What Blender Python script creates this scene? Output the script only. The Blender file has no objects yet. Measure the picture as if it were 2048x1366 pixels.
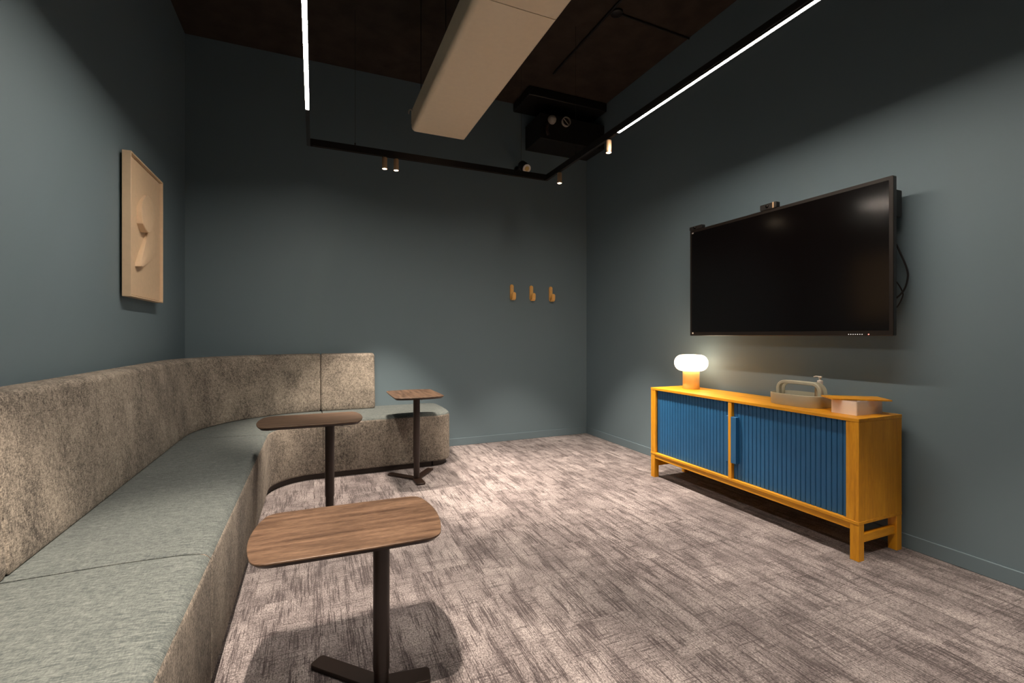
import bpy, bmesh, math, random
from mathutils import Vector, Matrix
R = math.radians
PI = math.pi
random.seed(7)
sc = bpy.context.scene
COL = sc.collection

# ------------------------------------------------------------------ helpers
def tag(o, label=None, cat=None, group=None, kind=None):
    if label: o['label'] = label
    if cat: o['category'] = cat
    if group: o['group'] = group
    if kind: o['kind'] = kind
    return o

def thing(name, label, cat, loc=(0, 0, 0), group=None):
    e = bpy.data.objects.new(name, None)
    COL.objects.link(e)
    e.location = loc
    e.empty_display_size = 0.05
    return tag(e, label, cat, group)

def origin_of(p):
    v = Vector((0, 0, 0))
    while p is not None:
        v += p.location
        p = p.parent
    return v

def obj(name, bm, mat, parent=None, smooth=False, bevel=0, seg=2, angle=40, label=None):
    """links the bmesh (given in room coordinates) as one mesh object under its parent"""
    me = bpy.data.meshes.new(name)
    bmesh.ops.recalc_face_normals(bm, faces=bm.faces[:])
    off = origin_of(parent)
    bmesh.ops.translate(bm, verts=bm.verts[:], vec=-off)
    bm.to_mesh(me)
    bm.free()
    me.materials.append(mat)
    o = bpy.data.objects.new(name, me)
    COL.objects.link(o)
    if parent is not None: o.parent = parent
    if bevel:
        m = o.modifiers.new('bevel', 'BEVEL')
        m.width = bevel; m.segments = seg; m.limit_method = 'ANGLE'; m.angle_limit = R(angle)
        m.harden_normals = False
    if smooth or bevel:
        for p in me.polygons: p.use_smooth = True
        try:
            me.set_sharp_from_angle(angle=R(angle))
        except Exception:
            pass
    if label: o['label'] = label
    return o

def box(bm, x0, x1, y0, y1, z0, z1):
    vs = [bm.verts.new((x, y, z)) for z in (z0, z1) for y in (y0, y1) for x in (x0, x1)]
    for f in ((0, 1, 3, 2), (4, 6, 7, 5), (0, 4, 5, 1), (2, 3, 7, 6), (0, 2, 6, 4), (1, 5, 7, 3)):
        bm.faces.new([vs[i] for i in f])
    return vs

def bx(*a):
    bm = bmesh.new()
    box(bm, *a)
    return bm

def prism(bm, pts, z0, z1, axis='z'):
    """extrude a 2D outline; axis z: pts are (x,y); axis x: pts are (y,z); axis y: pts are (x,z)"""
    def P(p, h):
        if axis == 'z': return (p[0], p[1], h)
        if axis == 'x': return (h, p[0], p[1])
        return (p[0], h, p[1])
    a = [bm.verts.new(P(p, z0)) for p in pts]
    b = [bm.verts.new(P(p, z1)) for p in pts]
    n = len(pts)
    bm.faces.new(a[::-1]); bm.faces.new(b)
    for i in range(n):
        bm.faces.new((a[i], a[(i+1) % n], b[(i+1) % n], b[i]))

def lathe(bm, prof, c, seg=32, axis='z', cap=True):
    """prof: list of (radius, height) along axis from point c"""
    c = Vector(c)
    rings = []
    for r, h in prof:
        ring = []
        for i in range(seg):
            a = 2*PI*i/seg
            if axis == 'z': v = Vector((r*math.cos(a), r*math.sin(a), h))
            elif axis == 'y': v = Vector((r*math.cos(a), h, r*math.sin(a)))
            else: v = Vector((h, r*math.cos(a), r*math.sin(a)))
            ring.append(bm.verts.new(c+v))
        rings.append(ring)
    for a, b in zip(rings, rings[1:]):
        for i in range(seg):
            bm.faces.new((a[i], a[(i+1) % seg], b[(i+1) % seg], b[i]))
    if cap:
        bm.faces.new(rings[0][::-1]); bm.faces.new(rings[-1])

def tube(bm, pts, r, seg=10):
    pts = [Vector(p) for p in pts]
    rings = []
    up = Vector((0.13, 0.31, 0.94)).normalized()
    for i, p in enumerate(pts):
        t = (pts[min(i+1, len(pts)-1)] - pts[max(i-1, 0)]).normalized()
        u = t.cross(up)
        if u.length < 1e-3: u = t.cross(Vector((1, 0, 0)))
        u.normalize(); w = t.cross(u)
        rings.append([bm.verts.new(p + r*(math.cos(2*PI*k/seg)*u + math.sin(2*PI*k/seg)*w)) for k in range(seg)])
    for a, b in zip(rings, rings[1:]):
        for k in range(seg):
            bm.faces.new((a[k], a[(k+1) % seg], b[(k+1) % seg], b[k]))
    bm.faces.new(rings[0][::-1]); bm.faces.new(rings[-1])

def catmull(pts, n=8):
    pts = [Vector(p) for p in pts]
    P = [2*pts[0]-pts[1]] + pts + [2*pts[-1]-pts[-2]]
    out = []
    for i in range(1, len(P)-2):
        for k in range(n):
            t = k/n
            a, b, c, d = P[i-1], P[i], P[i+1], P[i+2]
            out.append(0.5*((2*b) + (c-a)*t + (2*a-5*b+4*c-d)*t*t + (3*b-a-3*c+d)*t**3))
    out.append(pts[-1])
    return out

def rrect(x0, x1, y0, y1, r, n=6):
    out = []
    for cx, cy, a0 in ((x1-r, y0+r, -90), (x1-r, y1-r, 0), (x0+r, y1-r, 90), (x0+r, y0+r, 180)):
        for k in range(n+1):
            a = R(a0+90*k/n)
            out.append((cx+r*math.cos(a), cy+r*math.sin(a)))
    return out

# ------------------------------------------------------------------ materials
def new_mat(name):
    m = bpy.data.materials.new(name)
    m.use_nodes = True
    nt = m.node_tree
    b = nt.nodes['Principled BSDF']
    return m, nt, b

def mth(nt, op, a, b=None, c=None):
    n = nt.nodes.new('ShaderNodeMath'); n.operation = op
    for i, v in enumerate((a, b, c)):
        if v is None: continue
        if isinstance(v, (int, float)): n.inputs[i].default_value = v
        else: nt.links.new(v, n.inputs[i])
    return n.outputs[0]

def coords(nt, scale=(1, 1, 1), rot=(0, 0, 0), kind='Object'):
    tc = nt.nodes.new('ShaderNodeTexCoord')
    mp = nt.nodes.new('ShaderNodeMapping')
    mp.inputs['Scale'].default_value = scale
    mp.inputs['Rotation'].default_value = rot
    nt.links.new(tc.outputs[kind], mp.inputs['Vector'])
    return mp.outputs[0]

def noise(nt, vec, scale=5, detail=4, rough=0.55, dist=0):
    n = nt.nodes.new('ShaderNodeTexNoise')
    n.inputs['Scale'].default_value = scale
    n.inputs['Detail'].default_value = detail
    n.inputs['Roughness'].default_value = rough
    n.inputs['Distortion'].default_value = dist
    nt.links.new(vec, n.inputs['Vector'])
    return n.outputs['Fac']

def ramp(nt, fac, stops):
    n = nt.nodes.new('ShaderNodeValToRGB')
    e = n.color_ramp.elements
    while len(e) < len(stops): e.new(0.5)
    for el, (p, c) in zip(e, stops):
        el.position = p
        el.color = (*c, 1) if len(c) == 3 else c
    nt.links.new(fac, n.inputs['Fac'])
    return n.outputs['Color']

def mix(nt, fac, a, b, mode='MIX'):
    n = nt.nodes.new('ShaderNodeMix'); n.data_type = 'RGBA'; n.blend_type = mode
    if isinstance(fac, (int, float)): n.inputs[0].default_value = fac
    else: nt.links.new(fac, n.inputs[0])
    for sock, v in ((n.inputs[6], a), (n.inputs[7], b)):
        if isinstance(v, tuple): sock.default_value = (*v, 1)
        else: nt.links.new(v, sock)
    return n.outputs[2]

def bump(nt, b, h, strength=0.3, dist=0.002):
    n = nt.nodes.new('ShaderNodeBump')
    n.inputs['Strength'].default_value = strength
    n.inputs['Distance'].default_value = dist
    nt.links.new(h, n.inputs['Height'])
    nt.links.new(n.outputs[0], b.inputs['Normal'])

def plain(name, col, rough=0.5, metal=0, spec=0.5, var=0.0, vscale=30, coat=0):
    m, nt, b = new_mat(name)
    b.inputs['Roughness'].default_value = rough
    b.inputs['Metallic'].default_value = metal
    b.inputs['Specular IOR Level'].default_value = spec
    b.inputs['Coat Weight'].default_value = coat
    f = noise(nt, coords(nt), vscale, 3)
    lo = tuple(c*(1-var) for c in col); hi = tuple(min(1, c*(1+var)) for c in col)
    c = ramp(nt, f, [(0.3, lo), (0.7, hi)])
    nt.links.new(c, b.inputs['Base Color'])
    return m

def wall_paint():
    m, nt, b = new_mat('blue_grey_wall_paint')
    f = noise(nt, coords(nt), 1.3, 5)
    c = ramp(nt, f, [(0.3, (0.148, 0.205, 0.240)), (0.7, (0.156, 0.215, 0.252))])
    # faint pale scuffs
    s = noise(nt, coords(nt, (1, 1, 1.6)), 9, 2, 0.4)
    sm = ramp(nt, s, [(0.775, (0, 0, 0)), (0.80, (0.12, 0.12, 0.12))])
    c = mix(nt, sm, c, (0.36, 0.39, 0.39))
    nt.links.new(c, b.inputs['Base Color'])
    b.inputs['Roughness'].default_value = 0.62
    b.inputs['Specular IOR Level'].default_value = 0.35
    bump(nt, b, noise(nt, coords(nt), 260, 2), 0.12, 0.0006)
    return m

def carpet():
    m, nt, b = new_mat('taupe_carpet_planks')
    tc = nt.nodes.new('ShaderNodeTexCoord')
    sep = nt.nodes.new('ShaderNodeSeparateXYZ')
    nt.links.new(tc.outputs['Object'], sep.inputs[0])
    x, y = sep.outputs[0], sep.outputs[1]
    ix = mth(nt, 'FLOOR', mth(nt, 'DIVIDE', x, 0.25))
    wn = nt.nodes.new('ShaderNodeTexWhiteNoise'); wn.noise_dimensions = '1D'
    nt.links.new(ix, wn.inputs['W'])
    ys = mth(nt, 'ADD', y, mth(nt, 'MULTIPLY', ix, 0.3333))
    iy = mth(nt, 'FLOOR', ys)
    cmb = nt.nodes.new('ShaderNodeCombineXYZ')
    nt.links.new(ix, cmb.inputs[0]); nt.links.new(iy, cmb.inputs[1])
    wt = nt.nodes.new('ShaderNodeTexWhiteNoise'); wt.noise_dimensions = '3D'
    nt.links.new(cmb.outputs[0], wt.inputs['Vector'])
    # per-plank shift so that streaks break at the plank joints
    vx = nt.nodes.new('ShaderNodeCombineXYZ')
    nt.links.new(x, vx.inputs[0]); nt.links.new(y, vx.inputs[1])
    nt.links.new(mth(nt, 'MULTIPLY', wt.outputs['Value'], 37.0), vx.inputs[2])
    def streak(sx, sy, sc_, det, rough):
        mp = nt.nodes.new('ShaderNodeMapping'); mp.inputs['Scale'].default_value = (sx, sy, 1)
        nt.links.new(vx.outputs[0], mp.inputs['Vector'])
        return noise(nt, mp.outputs[0], sc_, det, rough)
    long_ = streak(120, 2.6, 2.6, 4, 0.65)       # thin dark streaks running with the planks
    longb = streak(9, 1.6, 2.2, 3, 0.6)        # where the streaks gather
    cross = streak(3.2, 95, 2.6, 3, 0.6)        # faint threads across
    crossb = streak(2.0, 9, 2.2, 2, 0.5)
    cloud = streak(1.1, 0.9, 3.4, 6, 0.72)     # soft blotches
    fine = noise(nt, coords(nt, (1, 0.5, 1)), 190, 4, 0.95)
    gather = ramp(nt, longb, [(0.42, (0.16, 0.16, 0.16)), (0.60, (0, 0, 0))])
    ls = mth(nt, 'SUBTRACT', long_, gather)
    s1 = ramp(nt, ls, [(0.30, (0.05, 0.05, 0.05)), (0.40, (1, 1, 1))])
    gb = ramp(nt, crossb, [(0.40, (0.12, 0.12, 0.12)), (0.58, (0, 0, 0))])
    s2 = ramp(nt, mth(nt, 'SUBTRACT', cross, gb), [(0.26, (0.35, 0.35, 0.35)), (0.38, (1, 1, 1))])
    s3 = ramp(nt, cloud, [(0.32, (0.02, 0.02, 0.02)), (0.66, (1, 1, 1))])
    t = mix(nt, 0.46, (0.84, 0.84, 0.84), s3)
    t = mix(nt, 0.10, t, wt.outputs['Value'])
    t = mix(nt, 0.72, t, s1, 'MULTIPLY')
    t = mix(nt, 0.75, t, s2, 'MULTIPLY')
    base = ramp(nt, t, [(0.08, (0.042, 0.032, 0.034)), (0.40, (0.125, 0.105, 0.108)), (0.90, (0.400, 0.360, 0.358))])
    f = ramp(nt, fine, [(0.38, (0.12, 0.11, 0.11)), (0.62, (1.8, 1.8, 1.8))])
    c = mix(nt, 1.0, base, f, 'MULTIPLY')
    # joints
    fx = mth(nt, 'FRACT', mth(nt, 'DIVIDE', x, 0.25))
    fy = mth(nt, 'FRACT', ys)
    jx = mth(nt, 'LESS_THAN', fx, 0.012)
    jy = mth(nt, 'LESS_THAN', fy, 0.004)
    j = mth(nt, 'MAXIMUM', jx, jy)
    c = mix(nt, mth(nt, 'MULTIPLY', j, 0.30), c, (0.06, 0.045, 0.042))
    nt.links.new(c, b.inputs['Base Color'])
    b.inputs['Roughness'].default_value = 0.95
    b.inputs['Specular IOR Level'].default_value = 0.1
    b.inputs['Sheen Weight'].default_value = 0.25
    b.inputs['Sheen Roughness'].default_value = 0.5
    bump(nt, b, fine, 0.6, 0.003)
    return m

def chenille():
    """brushed chenille: mottled beige and dark flecks, a cool nap sheen at grazing angles"""
    m, nt, b = new_mat('mottled_chenille_fabric')
    fine = noise(nt, coords(nt, (1, 1, 1)), 190, 3, 0.8)
    warp = noise(nt, coords(nt, (1, 1, 0.22)), 230, 2, 0.6)
    weft = noise(nt, coords(nt, (0.25, 0.25, 1)), 260, 2, 0.6)
    med = noise(nt, coords(nt, (1, 1, 0.7), (0.25, 0.15, 0)), 55, 6, 0.85)
    big = noise(nt, coords(nt, (1, 1, 0.7)), 5.5, 3, 0.6)
    a = mth(nt, 'MULTIPLY', fine, 0.34)
    a = mth(nt, 'ADD', a, mth(nt, 'MULTIPLY', warp, 0.22))
    a = mth(nt, 'ADD', a, mth(nt, 'MULTIPLY', weft, 0.20))
    a = mth(nt, 'ADD', a, mth(nt, 'MULTIPLY', med, 0.32))
    a = mth(nt, 'ADD', a, mth(nt, 'MULTIPLY', big, 0.20))
    c = ramp(nt, a, [(0.53, (0.050, 0.044, 0.040)), (0.60, (0.150, 0.133, 0.115)), (0.66, (0.275, 0.242, 0.205)), (0.75, (0.455, 0.400, 0.335))])
    nt.links.new(c, b.inputs['Base Color'])
    b.inputs['Roughness'].default_value = 0.9
    b.inputs['Specular IOR Level'].default_value = 0.12
    b.inputs['Sheen Weight'].default_value = 0.03
    bump(nt, b, a, 0.5, 0.003)
    return m

def painted_sheen_weave():
    """seat tops of the sofa fabric, cool nap sheen painted as grey-green, fine threads running across the seat"""
    m, nt, b = new_mat('seat_weave_painted_sheen')
    thr = noise(nt, coords(nt, (0.12, 1, 0.12)), 420, 2, 0.6)
    thr2 = noise(nt, coords(nt, (1, 0.25, 1)), 300, 2, 0.6)
    med = noise(nt, coords(nt, (0.3, 1.6, 1)), 40, 5, 0.7)
    a = mth(nt, 'MULTIPLY', thr, 0.55)
    a = mth(nt, 'ADD', a, mth(nt, 'MULTIPLY', thr2, 0.25))
    a = mth(nt, 'ADD', a, mth(nt, 'MULTIPLY', med, 0.20))
    c = ramp(nt, a, [(0.38, (0.050, 0.060, 0.061)), (0.50, (0.104, 0.119, 0.118)), (0.62, (0.182, 0.198, 0.190))])  # cooler, darker pile sheen of the upward faces, put into the base colour
    nt.links.new(c, b.inputs['Base Color'])
    b.inputs['Roughness'].default_value = 0.9
    b.inputs['Specular IOR Level'].default_value = 0.12
    b.inputs['Sheen Weight'].default_value = 0.1
    b.inputs['Sheen Tint'].default_value = (0.75, 0.9, 0.95, 1)
    bump(nt, b, a, 0.3, 0.001)
    return m

def wood(name, dark, mid, light, axis='y', scale=1.0, rough=0.45, spec=0.4, kind='Object', coat=0.0, wt=(0.45, 0.25, 0.30)):
    m, nt, b = new_mat(name)
    s = {'x': (0.35, 7, 7), 'y': (7, 0.35, 7), 'z': (7, 7, 0.35)}[axis]
    v = coords(nt, tuple(k*scale for k in s), kind=kind)
    f1 = noise(nt, v, 3.0, 6, 0.6, 0.4)
    s2 = {'x': (0.12, 1, 1), 'y': (1, 0.12, 1), 'z': (1, 1, 0.12)}[axis]
    f2 = noise(nt, coords(nt, tuple(k*scale for k in s2), kind=kind), 130, 3, 0.6)
    f3 = noise(nt, coords(nt, tuple(k*scale for k in s2), kind=kind), 16, 2, 0.5)
    a = mth(nt, 'ADD', mth(nt, 'MULTIPLY', f1, wt[0]), mth(nt, 'MULTIPLY', f2, wt[1]))
    a = mth(nt, 'ADD', a, mth(nt, 'MULTIPLY', f3, wt[2]))
    c = ramp(nt, a, [(0.36, dark), (0.50, mid), (0.64, light)])
    nt.links.new(c, b.inputs['Base Color'])
    b.inputs['Roughness'].default_value = rough
    b.inputs['Specular IOR Level'].default_value = spec
    b.inputs['Coat Weight'].default_value = coat
    bump(nt, b, f2, 0.12, 0.0006)
    return m

def emit(name, col, strength, base=(0.8, 0.8, 0.8)):
    m, nt, b = new_mat(name)
    b.inputs['Base Color'].default_value = (*base, 1)
    b.inputs['Emission Color'].default_value = (*col, 1)
    b.inputs['Emission Strength'].default_value = strength
    b.inputs['Roughness'].default_value = 0.5
    return m

WARM = (1.0, 0.865, 0.73)
M = dict(
    wall=wall_paint(), carpet=carpet(), chenille=chenille(), sheen_weave=painted_sheen_weave(),
    ceiling=plain('dark_brown_painted_slab', (0.046, 0.034, 0.027), 0.85, var=0.25, vscale=6, spec=0.2),
    black=plain('matt_black_metal', (0.012, 0.010, 0.009), 0.45, spec=0.4),
    bronze=plain('dark_bronze_metal', (0.026, 0.014, 0.010), 0.38, metal=0.0, spec=0.5, var=0.1),
    brass=plain('brushed_bronze_spot_body', (0.62, 0.42, 0.26), 0.35, metal=0.25, var=0.05, vscale=200),
    steel=plain('satin_steel', (0.6, 0.58, 0.55), 0.3, metal=1.0),
    plinth=plain('dark_brown_plinth', (0.024, 0.015, 0.011), 0.5),
    honey_y=wood('honey_oak_lengthways', (0.56, 0.225, 0.010), (0.74, 0.325, 0.014), (0.86, 0.415, 0.026), 'y', 1.0, 0.42),
    honey_z=wood('honey_oak_upright', (0.56, 0.225, 0.010), (0.74, 0.325, 0.014), (0.86, 0.415, 0.026), 'z', 1.0, 0.42),
    honey_x=wood('honey_oak_crossways', (0.56, 0.225, 0.010), (0.74, 0.325, 0.014), (0.86, 0.415, 0.026), 'x', 1.0, 0.42),
    hook=wood('bent_beech', (0.86, 0.430, 0.110), (0.95, 0.530, 0.160), (0.97, 0.610, 0.220), 'z', 2.0, 0.4),
    walnut=wood('smoked_oak_veneer', (0.034, 0.018, 0.011), (0.098, 0.058, 0.036), (0.170, 0.106, 0.068), 'x', 2.6, 0.40, wt=(0.22, 0.40, 0.38)),
    blue=plain('blue_lacquer', (0.018, 0.120, 0.285), 0.42, var=0.06, vscale=8),
    duct=plain('cream_painted_sheet_metal', (0.86, 0.73, 0.54), 0.55, var=0.02),
    frame=plain('pale_sand_lacquered_board', (0.72, 0.54, 0.36), 0.6, var=0.03),
    shade=emit('lit_opal_glass', (1.0, 0.74, 0.48), 1.6),
    lampbase=plain('amber_lacquered_lamp_base', (0.72, 0.50, 0.19), 0.35, var=0.04),
    sage=plain('sage_green_plastic', (0.44, 0.42, 0.32), 0.45, var=0.03),
    pink=plain('blush_pink_box', (0.95, 0.80, 0.68), 0.55, var=0.02),
    white=plain('white_plastic', (0.75, 0.68, 0.62), 0.35),
    cord=plain('white_cord', (0.7, 0.6, 0.48), 0.5),
    screen=plain('black_glass_screen', (0.003, 0.002, 0.002), 0.13, spec=0.55),
    bezel=plain('dark_brown_bezel', (0.014, 0.010, 0.008), 0.3, spec=0.5),
    rubber=plain('black_cable_sheath', (0.010, 0.008, 0.008), 0.35),
    grey=plain('pale_grey_metal', (0.45, 0.41, 0.36), 0.45),
    led=emit('lit_led_diffuser', WARM, 62.0),
    spot_lens=emit('lit_spot_lens', (1.0, 0.78, 0.52), 7.0),
    dot=emit('white_indicator', (1, 0.95, 0.9), 0.16),
    dot_red=emit('red_indicator', (1, 0.12, 0.08), 0.3),
)
# amber soap seen through a clear bottle
def soap():
    m, nt, b = new_mat('clear_amber_soap_bottle')
    b.inputs['Base Color'].default_value = (0.80, 0.62, 0.42, 1)
    b.inputs['Roughness'].default_value = 0.15
    b.inputs['Transmission Weight'].default_value = 0.45
    b.inputs['IOR'].default_value = 1.35
    return m
M['soap'] = soap()

# ------------------------------------------------------------------ room shell
XL, XR, YB, YF, ZC = -1.045, 3.085, 4.885, -1.60, 3.86
T = 0.12
def struct(name, bm, m, label=None, **k):
    o = obj(name, bm, m, None, **k)
    o['kind'] = 'structure'
    if label: o['label'] = label
    return o
struct('floor', bx(XL-T, XR+T, YF-T, YB+T, -0.10, 0.0), M['carpet'], 'taupe streaked carpet plank floor')
struct('ceiling', bx(XL-T, XR+T, YF-T, YB+T, ZC, ZC+0.15), M['ceiling'], 'dark brown painted open ceiling slab')
struct('wall_left', bx(XL-T, XL, YF, YB, 0, ZC), M['wall'], 'blue-grey wall behind the long sofa run')
struct('wall_right', bx(XR, XR+T, YF, YB, 0, ZC), M['wall'], 'blue-grey wall with the screen')
struct('wall_back', bx(XL-T, XR+T, YB, YB+T, 0, ZC), M['wall'], 'blue-grey wall with the three hooks')
struct('wall_front', bx(XL-T, XR+T, YF-T, YF, 0, ZC), M['wall'], 'blue-grey wall behind the viewer')
bt, bh = 0.012, 0.080
struct('baseboard_right', bx(XR-bt, XR, YF, YB, 0, bh), M['wall'], bevel=0.003)
struct('baseboard_back', bx(XL, XR-bt, YB-bt, YB, 0, bh), M['wall'], bevel=0.003)
struct('baseboard_left', bx(XL, XL+bt, YF, YB-bt, 0, bh), M['wall'], bevel=0.003)

# ------------------------------------------------------------------ corner sofa
CX, CY = 0.02, 3.85          # centre of the curved corner
SEAT = 0.487
def station(s):
    """s: ('y', Y) along the left wall, ('a', deg) round the corner, ('x', X) along the back wall ->
    function (r,z) -> point, r measured from the corner centre line towards the wall"""
    k, v = s
    if k == 'y': return lambda r, z: (CX-r, v, z)
    if k == 'x': return lambda r, z: (v, CY+r, z)
    a = R(v)
    return lambda r, z: (CX-r*math.cos(a), CY+r*math.sin(a), z)

def sweep(stations, profile):
    """stations: list of (station, modifier or None) ; profile: list of (r,z)"""
    bm = bmesh.new()
    rings = []
    for s, mod in stations:
        f = station(s)
        rings.append([bm.verts.new(f(*(mod(r, z) if mod else (r, z)))) for r, z in profile])
    n = len(profile)
    for a, b in zip(rings, rings[1:]):
        for i in range(n):
            bm.faces.new((a[i], a[(i+1) % n], b[(i+1) % n], b[i]))
    bm.faces.new(rings[0][::-1]); bm.faces.new(rings[-1])
    return bm

def arc(cr, cz, rad, a0, a1, n=6):
    return [(cr+rad*math.cos(R(a0+(a1-a0)*k/n)), cz+rad*math.sin(R(a0+(a1-a0)*k/n))) for k in range(n+1)]

ZB = 0.045
FR, RR = 0.33, 1.030          # seat front, seat rear
body_prof = arc(FR+0.02, ZB+0.02, 0.02, 270, 180, 3) + arc(FR+0.036, SEAT-0.036-0.004, 0.036, 180, 115, 5) + \
    [(FR+0.10, SEAT-0.006), (0.80, SEAT-0.006), (RR, SEAT-0.006), (RR, ZB)]
# seat top with painted nap sheen: a thin crowned sheet lying in the body's top
top_prof = arc(FR+0.036, SEAT-0.040, 0.0366, 152, 112, 5) + [(FR+0.045, SEAT-0.001), (FR+0.09, SEAT+0.003), (FR+0.25, SEAT+0.006), (0.80, SEAT+0.003), (1.0, SEAT), (1.0, SEAT-0.02), (FR+0.03, SEAT-0.02)]
back_prof = [(0.850, SEAT+0.006), (0.846, SEAT+0.02), (0.848, 0.56), (0.866, 0.75), (0.888, 0.92), (0.897, 0.975)] + \
    arc(0.930, 0.990, 0.033, 172, 95, 5) + [(0.975, 1.026)] + arc(1.000, 1.004, 0.022, 90, 0, 4) + [(1.022, SEAT+0.006)]

def lin(k, a, b, n):
    return [((k, a+(b-a)*i/n), None) for i in range(n+1)]
def insets(sts, end_mod_first=True, end_mod_last=True, w=0.010):
    """softly pull the ends of a section in so neighbouring sections meet in a rolled seam"""
    return sts

def ends(k, a, b, n, e=0.010, dz=0.0045, soft0=True, soft1=True, c=(0.68, 0.26)):
    """stations from a to b with the first and last few pinched a little, like an upholstery seam"""
    out = []
    def pinch(t):
        s = dz*(1-math.sqrt(max(0, 1-(1-t)**2)))
        def f(r, z):
            rr = r + (s if r < c[0] else -s*0.3)
            zz = z - (s if z > c[1] else -s)
            return rr, zz
        return f
    sg = 1 if b > a else -1
    unit = e if k != 'a' else math.degrees(e/0.55)
    if soft0:
        for t in (0, 0.35, 0.7): out.append(((k, a+sg*unit*t), pinch(t)))
        a2 = a+sg*unit
    else: a2 = a
    b2 = b-sg*unit if soft1 else b
    for i in range(n+1): out.append(((k, a2+(b2-a2)*i/n), None))
    if soft1:
        for t in (0.7, 0.35, 0): out.append(((k, b-sg*unit*t), pinch(t)))
    return out

YS = 3.76
XS = 0.068
XE = 1.195
sofa = thing('corner_sofa', 'long mottled grey-beige upholstered sofa curving round the left room corner', 'sofa', (-0.6, 3.0, 0))
def join_corner(pinch_kw):
    # straight piece 3.76..3.85, then the arc, then straight to XS
    st = ends('y', YS, CY, 1, soft1=False, **pinch_kw)
    st += [(('a', 90*i/28), None) for i in range(1, 28)]
    st += ends('x', CX, XS, 1, soft0=False, **pinch_kw)
    return st
g = 0.0006
seat_secs = [ends('y', 1.80-g, -0.16, 8), ends('y', YS-g, 1.80+g, 8), join_corner({})]
# bench end with rounded plan corners and a rolled end edge
def bench_mod(x, rad_f=0.17, rad_b=0.13, rz=0.035):
    t = XE-x
    ff = rad_f-math.sqrt(max(0, rad_f**2-max(0, rad_f-t)**2)) if t < rad_f else 0
    fb = rad_b-math.sqrt(max(0, rad_b**2-max(0, rad_b-t)**2)) if t < rad_b else 0
    fz = rz-math.sqrt(max(0, rz**2-max(0, rz-t)**2)) if t < rz else 0
    def f(r, z):
        rr = r+ff if r < 0.6 else (r-fb if r > 0.85 else r)
        zz = z-fz if z > 0.3 else z+fz*0.5
        return rr, zz
    return f
ts = [0, 0.002, 0.005, 0.010, 0.017, 0.026, 0.04, 0.06, 0.085, 0.115, 0.145, 0.17]
bench = ends('x', XS+g, XS+0.1, 2, soft1=False)
bench += [(('x', XS+0.1+(XE-0.17-XS-0.1)*i/6), None) for i in range(1, 6)]
bench += [(('x', XE-t), bench_mod(XE-t)) for t in ts[::-1]]
seat_secs.append(bench)
def clip(sts):   # the painted seat top sheet stops just short of the section ends
    return sts[1:-1]
for st in seat_secs:
    body = obj('seat_section', sweep(st, body_prof), M['chenille'], sofa, smooth=True, angle=50)
    obj('seat_top', sweep(clip(st), top_prof), M['sheen_weave'], body, smooth=True, angle=60, label='seat top with grey-green nap sheen painted in')
bk = dict(c=(0.93, 0.75), dz=0.011, e=0.014)
back_secs = [ends('y', 1.835-g, -0.16, 8, **bk), ends('y', 3.72-g, 1.835+g, 8, **bk)]
cs = ends('y', 3.72, CY, 1, soft1=False, **bk)
cs += [(('a', 90*i/28), None) for i in range(1, 28)]
cs += ends('x', CX, 0.056-g, 1, soft0=False, **bk)
back_secs.append(cs)
back_secs.append(ends('x', 0.056+g, 0.552, 4, c=(0.93, 0.75), dz=0.016, e=0.022))
for st in back_secs:
    obj('backrest_section', sweep(st, back_prof), M['chenille'], sofa, smooth=True, angle=50)
pl = 0.028
pp = [(FR+pl, 0.0), (FR+pl, ZB+0.004), (0.98, ZB+0.004), (0.98, 0.0)]
pst = [(('y', -0.14), None), (('y', CY), None)] + [(('a', 90*i/28), None) for i in range(1, 28)] + \
      [(('x', CX), None), (('x', XE-0.19), None)] + [(('x', XE-0.03-t), bench_mod(XE-t, 0.16, 0.12, 0)) for t in ts[::-1]]
obj('plinth', sweep(pst, pp), M['plinth'], sofa, smooth=True, angle=50, label='dark recessed plinth')

# ------------------------------------------------------------------ laptop side tables
def table_outline():
    a, b_, bow, lb = 0.295, 0.203, 0.036, 0.004
    def side(s):      # right side from y=-b to b
        return [(s*(a-bow*(abs(t)**2.0)), t*b_) for t in [(-0.78+1.56*i/10) for i in range(11)]]
    def longs(s):
        return [(-(a-bow)*0.84+(a-bow)*1.68*i/10, s*(b_-lb*((-0.84+1.68*i/10)**2))) for i in range(11)]
    r = side(1)
    t = longs(1)[::-1]
    l = side(-1)[::-1]
    bt_ = longs(-1)
    pts = []
    loops = [bt_, r, t, l]
    corners = [(a-bow, -b_+lb), (a-bow, b_-lb), (-(a-bow), b_-lb), (-(a-bow), -b_+lb)]
    for seg_, c in zip(loops, corners):
        pts += seg_
        nxt = loops[(loops.index(seg_)+1) % 4][0]
        p0 = seg_[-1]
        for k in range(1, 8):
            u = k/8
            pts.append(((1-u)**2*p0[0]+2*u*(1-u)*c[0]*1.01+u*u*nxt[0], (1-u)**2*p0[1]+2*u*(1-u)*c[1]*1.01+u*u*nxt[1]))
    return pts

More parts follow.
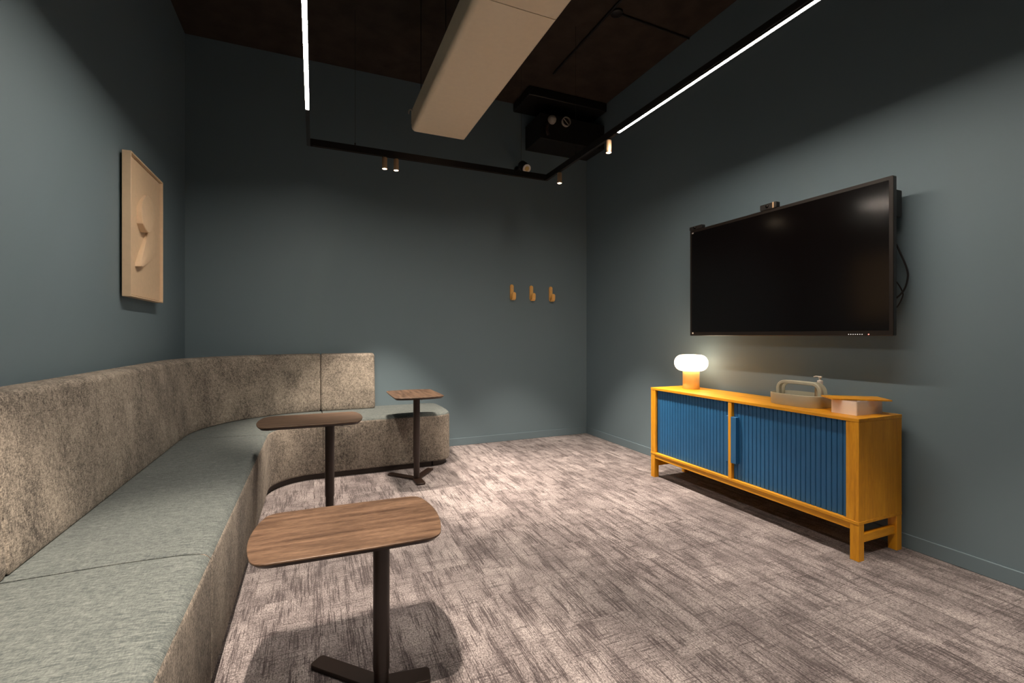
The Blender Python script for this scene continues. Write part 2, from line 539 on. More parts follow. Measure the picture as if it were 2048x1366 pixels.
def side_table(x, y, h, rot, joint, label, foot_rot=0.0, lever=(0.06, -0.06)):
    """x,y: column position; rot: direction of the short foot"""
    t = thing('side_table', label, 'table', (0, 0, 0), 'dark side tables standing by the sofa')
    off = -0.103       # tabletop centre from the column, away from the short foot
    pts = [(px+off, py) for px, py in table_outline()]
    bm = bmesh.new()
    prism(bm, pts, h-0.006, h)
    top = obj('tabletop', bm, M['walnut'], t, bevel=0.0015, seg=2, angle=50, label='smoked oak tabletop with bowed short sides')
    bm = bmesh.new()   # undercut dark edge
    n = len(pts)
    lo = [bm.verts.new((px+(off-px)*0.045, py*0.94, h-0.019)) for px, py in pts]
    hi = [bm.verts.new((px+(off-px)*0.004, py*0.995, h-0.0062)) for px, py in pts]
    bm.faces.new(lo[::-1]); bm.faces.new(hi)
    for i in range(n): bm.faces.new((lo[i], lo[(i+1) % n], hi[(i+1) % n], hi[i]))
    obj('edge_band', bm, M['bronze'], top, smooth=True, angle=50)
    bm = bmesh.new(); prism(bm, rrect(-0.075, 0.075, -0.045, 0.045, 0.012), h-0.024, h-0.0192)
    obj('mounting_plate', bm, M['black'], t)
    bm = bmesh.new(); lathe(bm, [(0.0265, joint), (0.0275, joint+0.004), (0.0275, h-0.024)], (0, 0, 0), 40)
    obj('upper_column', bm, M['bronze'], t, smooth=True)
    bm = bmesh.new(); lathe(bm, [(0.0245, 0.018), (0.0245, joint-0.0002)], (0, 0, 0), 40)
    obj('lower_column', bm, M['bronze'], t, smooth=True)
    # three-armed foot, one bar per arm
    bm = bmesh.new()
    rr = foot_rot
    def bar(a, L, w, z0, z1):
        p = rrect(-0.02, L, -w/2, w/2, 0.016, 5)
        ca, sa = math.cos(R(a+rr)), math.sin(R(a+rr))
        prism(bm, [(px*ca-py*sa, px*sa+py*ca) for px, py in p], z0, z1)
    bar(142, 0.295, 0.062, 0.0, 0.0150)
    bar(-142, 0.295, 0.062, 0.0, 0.0152)
    bar(0, 0.165, 0.072, 0.0, 0.0154)
    obj('foot', bm, M['bronze'], t, bevel=0.002, seg=2)
    bm = bmesh.new()
    lx, ly = lever
    tube(bm, catmull([(0.02, ly*0.5, h-0.030), (lx*0.7, ly, h-0.030), (lx, ly, h-0.034), (lx+0.012, ly, h-0.042)], 5), 0.0025, 8)
    obj('height_lever', bm, M['steel'], t, smooth=True)
    t.location = (x, y, 0); t.rotation_euler = (0, 0, R(rot))
    return t
side_table(0.212, 1.632, 0.570, -1.5, 0.062, 'lowest dark wood side table, nearest, beside the front of the long sofa run', -6)
side_table(0.090, 3.085, 0.690, 0, 0.205, 'middle dark wood side table in front of the sofa corner', -3, (0.10, -0.15))
side_table(0.787, 3.865, 0.706, -90, 0.188, 'farthest dark wood side table, in front of the rounded bench end', 2, (0.05, 0.03))

# ------------------------------------------------------------------ sideboard
sb = thing('sideboard', 'honey oak sideboard with blue tambour doors standing against the right wall', 'sideboard', (2.84, 2.36, 0))
XF, XBK = 2.648, 3.036
Y0, Y1 = 1.532, 3.178
def part(name, a, m, parent=sb, bevel=0.0012, **k):
    return obj(name, bx(*a), m, parent, bevel=bevel, **k)
part('top', (XF, XBK, Y0, Y1, 0.739, 0.757), M['honey_y'])
part('bottom_board', (XF, XBK, Y0, Y1, 0.195, 0.211), M['honey_y'])
part('side_panel', (XF+0.001, XBK-0.001, Y0+0.001, Y0+0.020, 0.211, 0.739), M['honey_z'])
part('side_panel', (XF+0.001, XBK-0.001, Y1-0.020, Y1-0.001, 0.211, 0.739), M['honey_z'])
part('back_panel', (XBK-0.012, XBK-0.002, Y0+0.020, Y1-0.020, 0.211, 0.739), M['honey_y'])
part('stile', (XF+0.002, XF+0.022, Y0+0.020, 1.598, 0.211, 0.739), M['honey_z'])
part('stile', (XF+0.002, XF+0.022, 3.122, Y1-0.020, 0.211, 0.739), M['honey_z'])
part('divider', (XF+0.002, XF+0.30, 2.348, 2.375, 0.211, 0.739), M['honey_z'])
part('front_rail', (XF+0.006, XF+0.028, Y0+0.045, Y1-0.045, 0.160, 0.195), M['honey_y'])
part('rear_rail', (XBK-0.034, XBK-0.012, Y0+0.045, Y1-0.045, 0.160, 0.195), M['honey_y'])
for xa in (XF+0.002, XBK-0.047):
    for ya in (Y0+0.001, Y1-0.046):
        part('leg', (xa, xa+0.045, ya, ya+0.045, 0.0, 0.195), M['honey_z'])
for ya in (Y0+0.010, Y1-0.033):
    part('stretcher', (XF+0.047, XBK-0.047, ya, ya+0.023, 0.092, 0.136), M['honey_x'])
def tambour(ya, yb, handle_side):
    n = 25
    w = (yb-ya)/n
    bm = bmesh.new()
    x0 = XF+0.024
    for i in range(n):
        a = ya+i*w+0.0012; b = ya+(i+1)*w-0.0012
        pts = [(x0+0.010, a), (x0+0.0025, a), (x0, a+0.0035), (x0, b-0.0035), (x0+0.0025, b), (x0+0.010, b)]
        prism(bm, pts, 0.2115, 0.7385)
    box(bm, x0+0.009, x0+0.012, ya, yb, 0.2115, 0.7385)
    d = obj('tambour_door', bm, M['blue'], sb)
    if handle_side > 0: ha, hb = yb-0.044, yb-0.001
    else: ha, hb = ya+0.001, ya+0.026
    obj('door_handle', bx(XF-0.006 if handle_side > 0 else XF+0.006, x0+0.0005, ha, hb, 0.322, 0.640), M['blue'], d, bevel=0.002)
tambour(1.598, 2.3475, 1)
tambour(2.3755, 3.122, -1)

# ------------------------------------------------------------------ things on the sideboard
ZT = 0.757
lamp = thing('table_lamp', 'lit mushroom-shaped table lamp with opal shade on far end of sideboard', 'lamp', (2.893, 2.968, ZT))
LX, LY = 2.893, 2.968
bm = bmesh.new(); lathe(bm, [(0.064, ZT), (0.066, ZT+0.003), (0.066, ZT+0.150), (0.060, ZT+0.158)], (LX, LY, 0), 48)
obj('lamp_base', bm, M['lampbase'], lamp, smooth=True, angle=50)
prof = [(0.002, ZT+0.1485), (0.055, ZT+0.1488)]
for i in range(21):
    a = -PI/2+PI*i/20
    prof.append((0.073+0.060*math.cos(a), ZT+0.148+0.0675+0.0665*math.sin(a)))
prof += [(0.045, ZT+0.2838), (0.002, ZT+0.2850)]
bm = bmesh.new(); lathe(bm, prof, (LX, LY, 0), 48)
obj('lamp_shade', bm, M['shade'], lamp, smooth=True, angle=80)
bm = bmesh.new()
tube(bm, catmull([(LX+0.035, LY+0.055, ZT+0.028), (LX+0.04, LY+0.085, ZT+0.024), (LX+0.07, LY+0.12, ZT+0.004), (LX+0.10, LY+0.125, ZT+0.003), (3.035, LY+0.12, ZT+0.003)], 6), 0.0026, 8)
obj('power_cord', bm, M['cord'], lamp, smooth=True)

# oval caddy with an arched handle
TX, TY = 2.868, 2.005
cad = thing('storage_caddy', 'sage green oval caddy with arched handle on the sideboard beside the pink box', 'caddy', (TX, TY, ZT))
def oval(a, b_, n=72, e=3.2):
    out = []
    for i in range(n):
        t = 2*PI*i/n
        c, s = math.cos(t), math.sin(t)
        out.append((TX+a*math.copysign(abs(c)**(2/e), c), TY+b_*math.copysign(abs(s)**(2/e), s)))
    return out
bm = bmesh.new()
rings = []
for k, z in ((0.975, ZT), (0.99, ZT+0.004), (1.0, ZT+0.071), (0.975, ZT+0.073), (0.965, ZT+0.069), (0.95, ZT+0.008)):
    rings.append([bm.verts.new((TX+(x-TX)*k, TY+(y-TY)*k, z)) for x, y in oval(0.118, 0.168)])
for a, b_ in zip(rings, rings[1:]):
    n = len(a)
    for i in range(n): bm.faces.new((a[i], a[(i+1) % n], b_[(i+1) % n], b_[i]))
bm.faces.new(rings[0][::-1]); bm.faces.new(rings[-1])
obj('tray', bm, M['sage'], cad, smooth=True, angle=50)
def arch(xa, xb, hw, zt, th, rad):
    """upside-down U in the YZ plane, from inside the tray up over the middle"""
    def U(w, z_, r):
        pts = [(TY-w, ZT+0.009)]
        for k in range(9):
            a = R(180-90*k/8); pts.append((TY-w+r+r*math.cos(a), z_-r+r*math.sin(a)))
        for k in range(9):
            a = R(90-90*k/8); pts.append((TY+w-r+r*math.cos(a), z_-r+r*math.sin(a)))
        pts.append((TY+w, ZT+0.009))
        return pts
    o, i_ = U(hw, zt, rad), U(hw-th, zt-th*0.9, max(0.006, rad-th))
    bm = bmesh.new()
    L = [[bm.verts.new((x, y, z)) for y, z in P] for x in (xa, xb) for P in (o, i_)]
    oa, ia, ob, ib = L
    n = len(oa)
    for k in range(n-1):
        bm.faces.new((oa[k], oa[k+1], ia[k+1], ia[k])); bm.faces.new((ob[k], ob[k+1], ib[k+1], ib[k]))
        bm.faces.new((oa[k], oa[k+1], ob[k+1], ob[k])); bm.faces.new((ia[k], ia[k+1], ib[k+1], ib[k]))
    for k in (0, n-1): bm.faces.new((oa[k], ia[k], ib[k], ob[k]))
    return bm
obj('handle', arch(TX-0.030, TX-0.004, 0.150, 0.909, 0.024, 0.060), M['sage'], cad, bevel=0.005, seg=3, angle=40)
obj('handle_back', arch(TX+0.024, TX+0.028, 0.152, 0.907, 0.026, 0.062), M['sage'], cad, bevel=0.001)
obj('handle_bridge', bx(TX-0.0045, TX+0.0245, TY-0.088, TY+0.088, 0.889, 0.905), M['sage'], cad, bevel=0.003)

bot = thing('soap_bottle', 'clear pump soap bottle with white pump standing inside the green caddy', 'bottle', (2.936, 1.925, ZT+0.009))
BX, BY, BZ = 2.936, 1.925, ZT+0.0085
bm = bmesh.new(); lathe(bm, [(0.026, 0), (0.029, 0.004), (0.029, 0.098), (0.024, 0.112), (0.013, 0.120), (0.013, 0.128)], (BX, BY, BZ), 32)
obj('bottle_body', bm, M['soap'], bot, smooth=True, angle=50)
bm = bmesh.new(); lathe(bm, [(0.016, 0.1282), (0.016, 0.150), (0.009, 0.152), (0.006, 0.153), (0.006, 0.168), (0.011, 0.169), (0.011, 0.178)], (BX, BY, BZ), 28)
tube(bm, [(BX, BY, BZ+0.174), (BX-0.006, BY+0.022, BZ+0.175), (BX-0.009, BY+0.034, BZ+0.171)], 0.0045, 10)
obj('pump', bm, M['white'], bot, smooth=True, angle=50)

# pink box and its turned lid
bxo = thing('storage_box', 'blush pink box with its oak lid laid askew on near end of sideboard', 'box', (2.87, 1.67, ZT))
bm = bmesh.new()
o = rrect(2.752, 2.988, 1.602, 1.742, 0.007, 3)
i_ = rrect(2.756, 2.984, 1.606, 1.738, 0.004, 3)
def ringz(P, z): return [bm.verts.new((x, y, z)) for x, y in P]
r0, r1, r2, r3 = ringz(o, ZT), ringz(o, ZT+0.077), ringz(i_, ZT+0.077), ringz(i_, ZT+0.005)
for a, b_ in ((r0, r1), (r1, r2), (r2, r3)):
    n = len(a)
    for k in range(n): bm.faces.new((a[k], a[(k+1) % n], b_[(k+1) % n], b_[k]))
bm.faces.new(r0[::-1]); bm.faces.new(r3)
obj('box_body', bm, M['pink'], bxo, smooth=True, angle=40)
bm = bmesh.new()
a = R(-37)
ca, sa = math.cos(a), math.sin(a)
prism(bm, [(2.875+px*ca-py*sa, 1.683+px*sa+py*ca) for px, py in rrect(-0.147, 0.147, -0.080, 0.080, 0.004, 3)], ZT+0.0772, ZT+0.0850)
obj('lid', bm, M['honey_y'], bxo, bevel=0.001, label='oak lid turned at an angle')

# ------------------------------------------------------------------ wall screen
tv = thing('wall_screen', 'large black interactive display mounted on the right wall above the sideboard', 'screen', (3.08, 2.265, 1.65))
FX = 2.925
ty0, ty1, tz0, tz1 = 1.516, 3.013, 1.198, 2.082
bm = bmesh.new(); prism(bm, rrect(ty0, ty1, tz0, tz1, 0.008, 4), FX, FX+0.030, 'x')
obj('bezel', bm, M['bezel'], tv, bevel=0.003, seg=2)
bm = bmesh.new(); prism(bm, rrect(ty0+0.022, ty1-0.022, tz0+0.030, tz1-0.022, 0.003, 3), FX-0.0008, FX+0.004, 'x')
obj('screen_glass', bm, M['screen'], tv, label='glossy black glass')
bm = bmesh.new()
prism(bm, rrect(ty0+0.10, ty1-0.10, tz0+0.10, tz1-0.10, 0.02, 4), FX+0.030, FX+0.062, 'x')
obj('back_housing', bm, M['black'], tv, bevel=0.006)
bm = bmesh.new()
for yy in (ty0+0.42, ty1-0.42): box(bm, FX+0.062, FX+0.085, yy-0.02, yy+0.02, tz0+0.2, tz1-0.16)
box(bm, FX+0.085, XR, ty0+0.30, ty1-0.30, 1.55, 1.60); box(bm, FX+0.085, XR, ty0+0.30, ty1-0.30, 1.80, 1.85)
obj('wall_bracket', bm, M['black'], tv)
bm = bmesh.new()
prism(bm, rrect(2.985-0.014, 3.022+0.006, 1.862, 2.012, 0.008, 3), ty0+0.012, ty0+0.034, 'y')
b2 = bm
hnd = obj('carry_handle', b2, M['black'], tv, bevel=0.003)
for k in range(7):
    yy = 1.748-k*0.0123
    bm = bmesh.new(); lathe(bm, [(0.0022, -0.001), (0.0022, 0.002)], (FX-0.001, yy, tz0+0.0085), 10, 'x')
    obj('button_light', bm, M['dot'], tv)
bm = bmesh.new(); lathe(bm, [(0.0035, -0.001), (0.0035, 0.002)], (FX-0.001, 1.640, tz0+0.0085), 12, 'x')
obj('power_light', bm, M['dot_red'], tv, label='small red power light')
obj('sticker', bx(FX-0.0012, FX+0.001, 2.974, 2.988, tz0+0.016, tz0+0.028), M['white'], tv)
obj('sticker', bx(FX-0.0012, FX+0.001, 2.972, 2.990, tz1-0.030, tz1-0.020), M['white'], tv)
obj('speaker_slot', bx(FX-0.0008, FX+0.001, 2.215, 2.285, tz0+0.004, tz0+0.010), M['black'], tv)
bm = bmesh.new()
tube(bm, catmull([(3.01, 1.60, 1.79), (3.035, 1.572, 1.741), (3.04, 1.544, 1.668), (3.045, 1.512, 1.565), (3.045, 1.512, 1.505), (3.04, 1.53, 1.447), (3.03, 1.573, 1.402), (3.0, 1.66, 1.37)], 8), 0.0048, 10)
obj('cable', bm, M['rubber'], tv, smooth=True, label='black ribbed cable looping out at the near side')
bm = bmesh.new()
tube(bm, catmull([(3.01, 1.62, 1.58), (3.04, 1.570, 1.516), (3.045, 1.539, 1.456), (3.045, 1.536, 1.414), (3.035, 1.573, 1.345), (3.0, 1.66, 1.31)], 8), 0.0034, 10)
obj('cable', bm, M['rubber'], tv, smooth=True, label='thin black cable')
def add_cam(name, ya, yb, z0, z1, label, body):
    c = thing(name, label, 'camera', (2.94, (ya+yb)/2, z0))
    bm = bmesh.new(); prism(bm, rrect(ya, yb, z0+0.0005, z1, 0.006, 3), 2.918, 2.955, 'x')
    obj('camera_body', bm, M['black'], c, bevel=0.003)
    bm = bmesh.new(); lathe(bm, [(0.011, -0.004), (0.011, 0.002)], (2.918, (ya*0.45+yb*0.55), (z0+z1)/2), 20, 'x')
    obj('lens', bm, M['screen'], c, smooth=True)
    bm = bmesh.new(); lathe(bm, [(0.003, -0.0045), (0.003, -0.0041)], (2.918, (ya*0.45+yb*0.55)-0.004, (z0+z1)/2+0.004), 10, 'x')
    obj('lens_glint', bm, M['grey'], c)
    if body:
        bm = bmesh.new(); prism(bm, rrect(ya+0.018, ya+0.030, z0+0.001, z1+0.0004, 0.002, 2), 2.9165, 2.919, 'x')
        obj('trim_strip', bm, M['brass'], c)
add_cam('conference_camera', 2.212, 2.340, tz1, tz1+0.041, 'small black camera on top middle of the wall screen', True)
add_cam('sensor_camera', 2.876, 3.013, tz1, tz1+0.030, 'small black sensor box on far top corner of wall screen', False)

# ------------------------------------------------------------------ coat hooks
def wall_hook(x, zc, label, turn):
    t = thing('coat_hook', label, 'hook', (x, YB, zc), 'wooden hooks on the back wall')
    zt, zb = 0.088, -0.056            # top of plate, start of curl
    yr = -0.0048
    rad = 0.033
    path = []
    for k in range(16): path.append((yr, zt-(zt-zb)*k/15))
    for k in range(1, 13):
        a = R(180*k/12)
        path.append((yr-rad+rad*math.cos(a), zb-rad*math.sin(a)))
    for k in range(1, 7): path.append((yr-2*rad-0.002*k/6, zb+0.052*k/6))
    # cumulative length for rounded ends
    L = [0]
    for p, q in zip(path, path[1:]): L.append(L[-1]+math.hypot(p[0]-q[0], p[1]-q[1]))
    tot = L[-1]
    # resample
    N = 70
    hw, th = 0.0220, 0.005
    bm = bmesh.new(); rings = []
    for i in range(N+1):
        s = tot*(0.5-0.5*math.cos(PI*i/N))
        j = max(k for k in range(len(L)) if L[k] <= s+1e-9); j = min(j, len(L)-2)
        u = (s-L[j])/(L[j+1]-L[j])
        p = Vector((0, path[j][0]+(path[j+1][0]-path[j][0])*u, path[j][1]+(path[j+1][1]-path[j][1])*u))
        tg = Vector((0, path[j+1][0]-path[j][0], path[j+1][1]-path[j][1])).normalized()
        nr = Vector((0, tg.z, -tg.y))
        e = min(s, tot-s)
        w = hw*math.sqrt(max(0.004, 1-(1-min(1, e/hw))**2))
        rings.append([bm.verts.new(Vector((x, YB, zc))+p+Vector((sx*w, 0, 0))+nr*sn*th) for sx, sn in ((-1, -1), (1, -1), (1, 1), (-1, 1))])
    for a, b_ in zip(rings, rings[1:]):
        for k in range(4): bm.faces.new((a[k], a[(k+1) % 4], b_[(k+1) % 4], b_[k]))
    bm.faces.new(rings[0][::-1]); bm.faces.new(rings[-1])
    obj('bent_strip', bm, M['hook'], t, smooth=True, bevel=0.0015, seg=2, angle=50)
    bm = bmesh.new(); lathe(bm, [(0.004, -0.0155), (0.004, -0.0130)], (x, YB, zc+0.045), 12, 'y')
    obj('screw', bm, M['steel'], t)
    return t
wall_hook(2.083, 1.696, 'bent beech coat hook, leftmost of the three on the back wall', 0)
wall_hook(2.330, 1.694, 'bent beech coat hook in the middle of the three', 0)
wall_hook(2.585, 1.692, 'bent beech coat hook, rightmost of the three, nearest the room corner', 0)

# ------------------------------------------------------------------ relief picture
art = thing('relief_artwork', 'tall sand-coloured box-framed relief artwork hanging on the left wall', 'artwork', (-1.04, 3.69, 1.85))
ay0, ay1, az0, az1 = 3.378, 4.008, 1.430, 2.286
bm = bmesh.new()
o = [(ay0, az0), (ay1, az0), (ay1, az1), (ay0, az1)]
w = 0.009
i_ = [(ay0+w, az0+w), (ay1-w, az0+w), (ay1-w, az1-w), (ay0+w, az1-w)]
def rx(P, x): return [bm.verts.new((x, y, z)) for y, z in P]
r0, r1, r2, r3 = rx(o, -1.030), rx(o, -0.986), rx(i_, -0.986), rx(i_, -1.012)
for a, b_ in ((r0, r1), (r1, r2), (r2, r3)):
    for k in range(4): bm.faces.new((a[k], a[(k+1) % 4], b_[(k+1) % 4], b_[k]))
bm.faces.new(r0[::-1])
obj('picture_frame', bm, M['frame'], art, bevel=0.0015)
obj('backing_panel', bx(-1.016, -1.003, ay0+w+0.006, ay1-w-0.006, az0+w+0.006, az1-w-0.006), M['frame'], art)
obj('hanging_batten', bx(-1.0445, -1.030, ay0+0.05, ay1-0.05, az0+0.06, az1-0.06), M['black'], art)
def relief(P, th, tilt, inset=0.012):
    """bevelled free-form slab: outline at the panel, a smaller raised face in front"""
    bm = bmesh.new()
    cy = sum(p[0] for p in P)/len(P); cz = sum(p[1] for p in P)/len(P)
    zr = max(p[1] for p in P)-min(p[1] for p in P)
    x0 = -1.003
    def X(k, z): return x0+th*k*(1+tilt*(z-cz)/zr)
    rs = []
    for k, s in ((0, 1.0), (0.9, 0.985), (1.0, 0.96), (1.02, 0.5)):
        rs.append([bm.verts.new((X(k, z), cy+(y-cy)*s, cz+(z-cz)*s)) for y, z in P])
    for a, b_ in zip(rs, rs[1:]):
        n = len(a)
        for k in range(n): bm.faces.new((a[k], a[(k+1) % n], b_[(k+1) % n], b_[k]))
    bm.faces.new(rs[0][::-1]); bm.faces.new(rs[-1])
    return bm
def smooth2(P, it=2):
    for _ in range(it):
        Q = []
        for p, q in zip(P, P[1:]+P[:1]):
            Q += [(0.75*p[0]+0.25*q[0], 0.75*p[1]+0.25*q[1]), (0.25*p[0]+0.75*q[0], 0.25*p[1]+0.75*q[1])]
        P = Q
    return P
ART_A = [(3.539, 2.016), (3.623, 2.077), (3.696, 2.117), (3.773, 2.102), (3.837, 2.071), (3.831, 2.016), (3.773, 1.952), (3.696, 1.883), (3.613, 1.845), (3.562, 1.866), (3.521, 1.899)]
ART_B = [(3.711, 1.886), (3.826, 1.918), (3.898, 1.894), (3.909, 1.853), (3.886, 1.797), (3.757, 1.713), (3.623, 1.656), (3.53, 1.62), (3.486, 1.623), (3.553, 1.708), (3.637, 1.797)]
obj('relief_shape', relief(smooth2(ART_A, 1), 0.024, -1.1), M['frame'], art, smooth=True, angle=30)
obj('relief_shape', relief(smooth2(ART_B, 1), 0.020, -1.2), M['frame'], art, smooth=True, angle=35)

# ------------------------------------------------------------------ suspended track with strips and spots
TZ = 2.700
XT0, XT1, YT = -0.040, 2.070, 3.990
tr = thing('light_track', 'black U-shaped lighting track hanging from the ceiling round the room', 'light track', (1.0, YT, TZ+0.05))
hw = 0.0128
def rail(x0, x1, y0, y1):
    bm = bmesh.new(); w = 0.0022
    if x1-x0 < 0.1:
        prism(bm, [(x0, TZ-0.002), (x0+w, TZ-0.002), (x0+w, TZ+0.0118), (x1-w, TZ+0.0118), (x1-w, TZ-0.002), (x1, TZ-0.002), (x1, TZ+0.052), (x0, TZ+0.052)], y0, y1, 'y')
    else:
        prism(bm, [(y0, TZ-0.002), (y0+w, TZ-0.002), (y0+w, TZ+0.0118), (y1-w, TZ+0.0118), (y1-w, TZ-0.002), (y1, TZ-0.002), (y1, TZ+0.052), (y0, TZ+0.052)], x0, x1, 'x')
    return bm
LY0 = -1.2
LEDS = ((XT0, 1.36, 3.365), (XT1, 0.85, 2.845))
for xt, ya, yb in LEDS:
    obj('track_rail', bx(xt-hw, xt+hw, LY0, YT+hw, TZ+0.012, TZ+0.052), M['black'], tr, bevel=0.001)
    for c0, c1 in ((LY0, ya-0.004), (yb+0.004, YT+hw)):
        obj('blank_cover', bx(xt-hw+0.0005, xt+hw-0.0005, c0, c1, TZ-0.001, TZ+0.0122), M['black'], tr)
obj('track_rail', rail(XT0+hw+0.0005, XT1-hw-0.0005, YT-hw, YT+hw), M['black'], tr, bevel=0.001)
obj('track_slot', bx(XT0+0.03, XT1-0.03, YT-0.004, YT+0.004, TZ+0.0015, TZ+0.0122), M['bronze'], tr, label='bronze groove along the underside')
for (wx, wy) in ((0.31, YT), (1.80, YT), (XT1, 3.45), (XT1, 1.30), (XT0, 1.9)):
    bm = bmesh.new(); tube(bm, [(wx, wy, TZ+0.05), (wx, wy, ZC)], 0.0012, 6)
    lathe(bm, [(0.005, TZ+0.050), (0.005, TZ+0.075)], (wx, wy, 0), 10)
    obj('suspension_wire', bm, M['black'], tr)
def strip(x, ya, yb, label):
    t = thing('linear_light', label, 'light', (x, (ya+yb)/2, TZ), 'lit linear strips under the track')
    bm = bmesh.new()
    box(bm, x-hw, x-hw+0.0022, ya-0.003, yb+0.003, TZ-0.002, TZ+0.0119); box(bm, x+hw-0.0022, x+hw, ya-0.003, yb+0.003, TZ-0.002, TZ+0.0119)
    obj('housing', bm, M['black'], t)
    bm = bmesh.new()
    prism(bm, rrect(x-0.0105, x+0.0105, TZ+0.0008, TZ+0.0117, 0.001, 2), ya, yb, 'y')
    obj('diffuser', bm, M['led'], t)
    obj('end_cap', bx(x-0.0105, x+0.0105, yb+0.0002, yb+0.003, TZ-0.001, TZ+0.0118), M['black'], t)
strip(XT0, 1.36, 3.365, 'glowing warm light strip under the left arm of the track')
strip(XT1, 0.85, 2.845, 'glowing warm light strip under the right arm of the track')

def spot(x, y, label, energy, tilt=(0, 0), size=64, group='small bronze spotlights on the track'):
    t = thing('track_spotlight', label, 'spotlight', (x, y, TZ), group)
    ang = Matrix.Rotation(R(tilt[0]), 3, 'X') @ Matrix.Rotation(R(tilt[1]), 3, 'Y')
    piv = Vector((x, y, TZ-0.006))
    def rot(bm):
        for v in bm.verts: v.co = piv + ang @ (v.co-piv)
        return bm
    bm = bmesh.new(); lathe(bm, [(0.006, 0.0028), (0.006, -0.010)], (x, y, TZ), 16)
    obj('stem', bm, M['black'], t)
    bm = bmesh.new()
    lathe(bm, [(0.019, -0.010), (0.021, -0.012), (0.021, -0.104), (0.019, -0.105), (0.0165, -0.099)], (x, y, TZ), 32)
    obj('spot_body', rot(bm), M['brass'], t, smooth=True, angle=45)
    bm = bmesh.new(); lathe(bm, [(0.0165, -0.0985), (0.0165, -0.1035), (0.010, -0.107)], (x, y, TZ), 24)
    obj('lens', rot(bm), M['spot_lens'], t, smooth=True, label='glowing warm lens')
    ld = bpy.data.lights.new('spot_beam', 'SPOT')
    ld.energy = energy; ld.spot_size = R(size); ld.spot_blend = 0.55
    ld.shadow_soft_size = 0.012; ld.color = (1.0, 0.84, 0.68)
    lo = bpy.data.objects.new('spot_beam', ld); COL.objects.link(lo)
    lo.parent = t
    lo.location = piv + ang @ Vector((0, 0, -0.112)) - t.location
    lo.rotation_euler = ang.to_euler()
    return t
SP = 44
spot(0.545, YT, 'bronze track spotlight, left one of the pair on back track', SP)
spot(0.640, YT, 'bronze track spotlight, right one of the pair on back track', SP)
spot(XT1, 3.735, 'bronze track spotlight on the right arm, nearest the track corner', 70)
spot(XT1, 2.965, 'bronze track spotlight at the far end of the right light strip', 70)
spot(XT0, 0.95, 'bronze track spotlight on the left arm, beyond the left light strip', 50, (10, 3))
spot(XT0, 0.85, 'bronze track spotlight on the left arm, last before the entrance', 50, (10, 3))
spot(XT1, 0.55, 'bronze track spotlight on the right arm, beyond the right light strip', SP)

# ------------------------------------------------------------------ hanging ventilation beam
DX0, DX1, DZ0, DZ1, DYE = 0.755, 1.222, 2.920, 3.090, 3.915
vb = thing('ventilation_beam', 'long cream metal ventilation beam hanging in the middle of the ceiling', 'ventilation unit', (1.0, 2.2, DZ1))
def beam_prof(x0, x1, z0, z1, r):
    return [(x0, z1)] + [(x0+r+r*math.cos(R(a)), z0+r+r*math.sin(R(a))) for a in range(180, 271, 10)] + \
           [(x1-0.02+0.02*math.cos(R(a)), z0+0.02+0.02*math.sin(R(a))) for a in range(-90, 1, 15)] + [(x1, z1)]
def beam(ya, yb, dz=0):
    bm = bmesh.new()
    prism(bm, beam_prof(DX0, DX1, DZ0+dz, DZ1, 0.036), ya, yb, 'y')
    return bm
obj('beam_panel', beam(2.232, DYE), M['duct'], vb, smooth=True, angle=45)
obj('beam_panel', beam(-0.9, 2.226, 0.0), M['duct'], vb, smooth=True, angle=45)
obj('seam_strip', bx(DX0+0.03, DX1-0.01, 2.2262, 2.2318, DZ0+0.004, DZ1-0.01), M['grey'], vb)
obj('end_flange', bx(DX0-0.002, DX1+0.002, DYE+0.0003, DYE+0.004, DZ0+0.06, DZ1+0.004), M['duct'], vb)
bm = bmesh.new(); tube(bm, catmull([(DX0, DYE-0.05, DZ1-0.02), (DX0-0.022, DYE-0.05, DZ1-0.018), (DX0-0.032, DYE-0.05, DZ1-0.035), (DX0-0.034, DYE-0.05, DZ1-0.055)], 5), 0.006, 8)
obj('bracket', bm, M['grey'], vb, smooth=True)
for wy in (3.6, 2.86, 1.2):
    for wx in (DX0+0.012, DX1-0.02):
        bm = bmesh.new(); tube(bm, [(wx, wy, DZ1-0.01), (wx, wy, ZC)], 0.003, 8)
        obj('hanger_rod', bm, M['bronze'], vb)

# ------------------------------------------------------------------ dark services near the far right corner
un = thing('ceiling_service_unit', 'dark ventilation unit with pipe openings high in the far right corner', 'ventilation unit', (2.7, 4.6, 3.35))
obj('unit_housing', bx(2.255, XR-0.002, 4.50, YB-0.002, 3.345, 3.62), M['black'], un, bevel=0.004)
bm = bmesh.new(); lathe(bm, [(0.046, -0.030), (0.052, -0.030), (0.052, 0.0), (0.046, 0.0)], (2.569, 4.4995, 3.566), 36, 'y', cap=False)
obj('pipe_collar', bm, M['grey'], un, smooth=True, angle=50)
bm = bmesh.new(); lathe(bm, [(0.043, -0.012), (0.043, -0.001)], (2.569, 4.4995, 3.566), 36, 'y')
obj('damper_disc', bm, M['bronze'], un)
bm = bmesh.new(); tube(bm, [(2.537, 4.482, 3.597), (2.601, 4.482, 3.535)], 0.005, 8)
obj('damper_bar', bm, M['grey'], un)
bm = bmesh.new(); lathe(bm, [(0.048, 0.0), (0.046, -0.02), (0.036, -0.042), (0.018, -0.055), (0.002, -0.058)], (2.395, 4.4995, 3.560), 32, 'y')
obj('pipe_cap', bm, M['grey'], un, smooth=True, angle=60)
bm = bmesh.new(); tube(bm, catmull([(2.335, 4.47, 3.50), (2.318, 4.465, 3.45), (2.318, 4.465, 3.41), (2.338, 4.47, 3.375)], 6), 0.020, 12)
obj('drain_elbow', bm, M['bronze'], un, smooth=True)
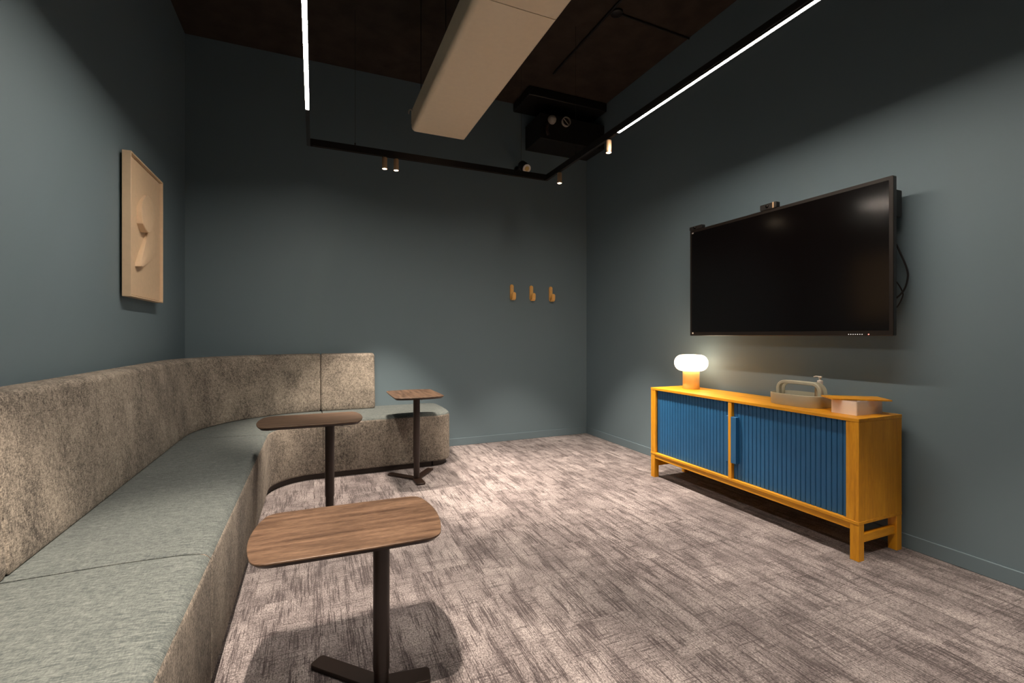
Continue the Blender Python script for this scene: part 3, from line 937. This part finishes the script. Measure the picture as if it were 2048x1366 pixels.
du = thing('ceiling_duct', 'dark square duct running under the ceiling above the service unit', 'duct', (2.2, 4.6, ZC-0.12))
obj('duct_body', bx(2.10, XR-0.002, 4.45, YB-0.002, ZC-0.10, ZC-0.002), M['black'], du, bevel=0.01)

cn = thing('ceiling_conduit', 'dark pipe run with a junction box across the ceiling on the right', 'pipe', (2.25, 3.17, ZC-0.02))
bm = bmesh.new(); tube(bm, [(2.23, 2.2, ZC-0.012), (2.23, 4.15, ZC-0.012)], 0.010, 10)
obj('pipe', bm, M['black'], cn, smooth=True)
bm = bmesh.new(); tube(bm, [(2.34, 3.165, ZC-0.010), (3.08, 3.185, ZC-0.010)], 0.008, 10)
obj('pipe', bm, M['black'], cn, smooth=True)
bm = bmesh.new(); lathe(bm, [(0.045, -0.02), (0.05, -0.016), (0.05, 0.0)], (2.29, 3.165, ZC-0.001), 28)
obj('junction_box', bm, M['black'], cn, smooth=True, angle=50)

# small adjustable detector on the back wall above the track
dt = thing('wall_spot_camera', 'small round black camera with pale face on the upper back wall', 'camera', (2.20, YB, 3.06))
bm = bmesh.new()
a0 = Vector((2.135, 4.865, 3.185)); d = Vector((0.04, -0.80, -0.52)).normalized()
c1 = Vector((2.150, 4.620, 3.035))
tube(bm, [c1-d*0.13, c1-d*0.004], 0.050, 28)
obj('camera_body', bm, M['black'], dt, smooth=True, angle=50)
bm = bmesh.new(); tube(bm, [c1-d*0.004, c1+d*0.006], 0.046, 28)
obj('face_ring', bm, M['white'], dt, smooth=True, angle=50, label='pale round face')
bm = bmesh.new(); tube(bm, [c1+d*0.006, c1+d*0.009], 0.026, 24)
obj('lens', bm, M['lampbase'], dt, smooth=True, angle=50)
bm = bmesh.new(); tube(bm, [c1-d*0.10, (2.15, YB-0.0005, 3.11)], 0.012, 12)
lathe(bm, [(0.035, 0.0), (0.035, -0.012)], (2.15, YB-0.0005, 3.11), 20, 'y')
obj('wall_arm', bm, M['black'], dt, smooth=True, angle=50)

# ------------------------------------------------------------------ camera and view
cam_d = bpy.data.cameras.new('camera')
cam_d.sensor_width = 36.0
cam_d.lens = 927.0/2048*36.0
cam_d.shift_y = -12.0/2048
cam_d.clip_start = 0.02
cam = bpy.data.objects.new('camera', cam_d)
COL.objects.link(cam)
cam.location = (0, 0, 1.2)
cam.rotation_euler = (R(90), 0, -R(23.14))
sc.camera = cam

w = bpy.data.worlds.new('world'); sc.world = w
w.use_nodes = True
w.node_tree.nodes['Background'].inputs[0].default_value = (0.02, 0.02, 0.02, 1)
w.node_tree.nodes['Background'].inputs[1].default_value = 0.0

sc.view_settings.view_transform = 'Standard'
sc.view_settings.look = 'None'
sc.view_settings.gamma = 1.0
sc.view_settings.use_curve_mapping = False
sc.view_settings.exposure = 2.3
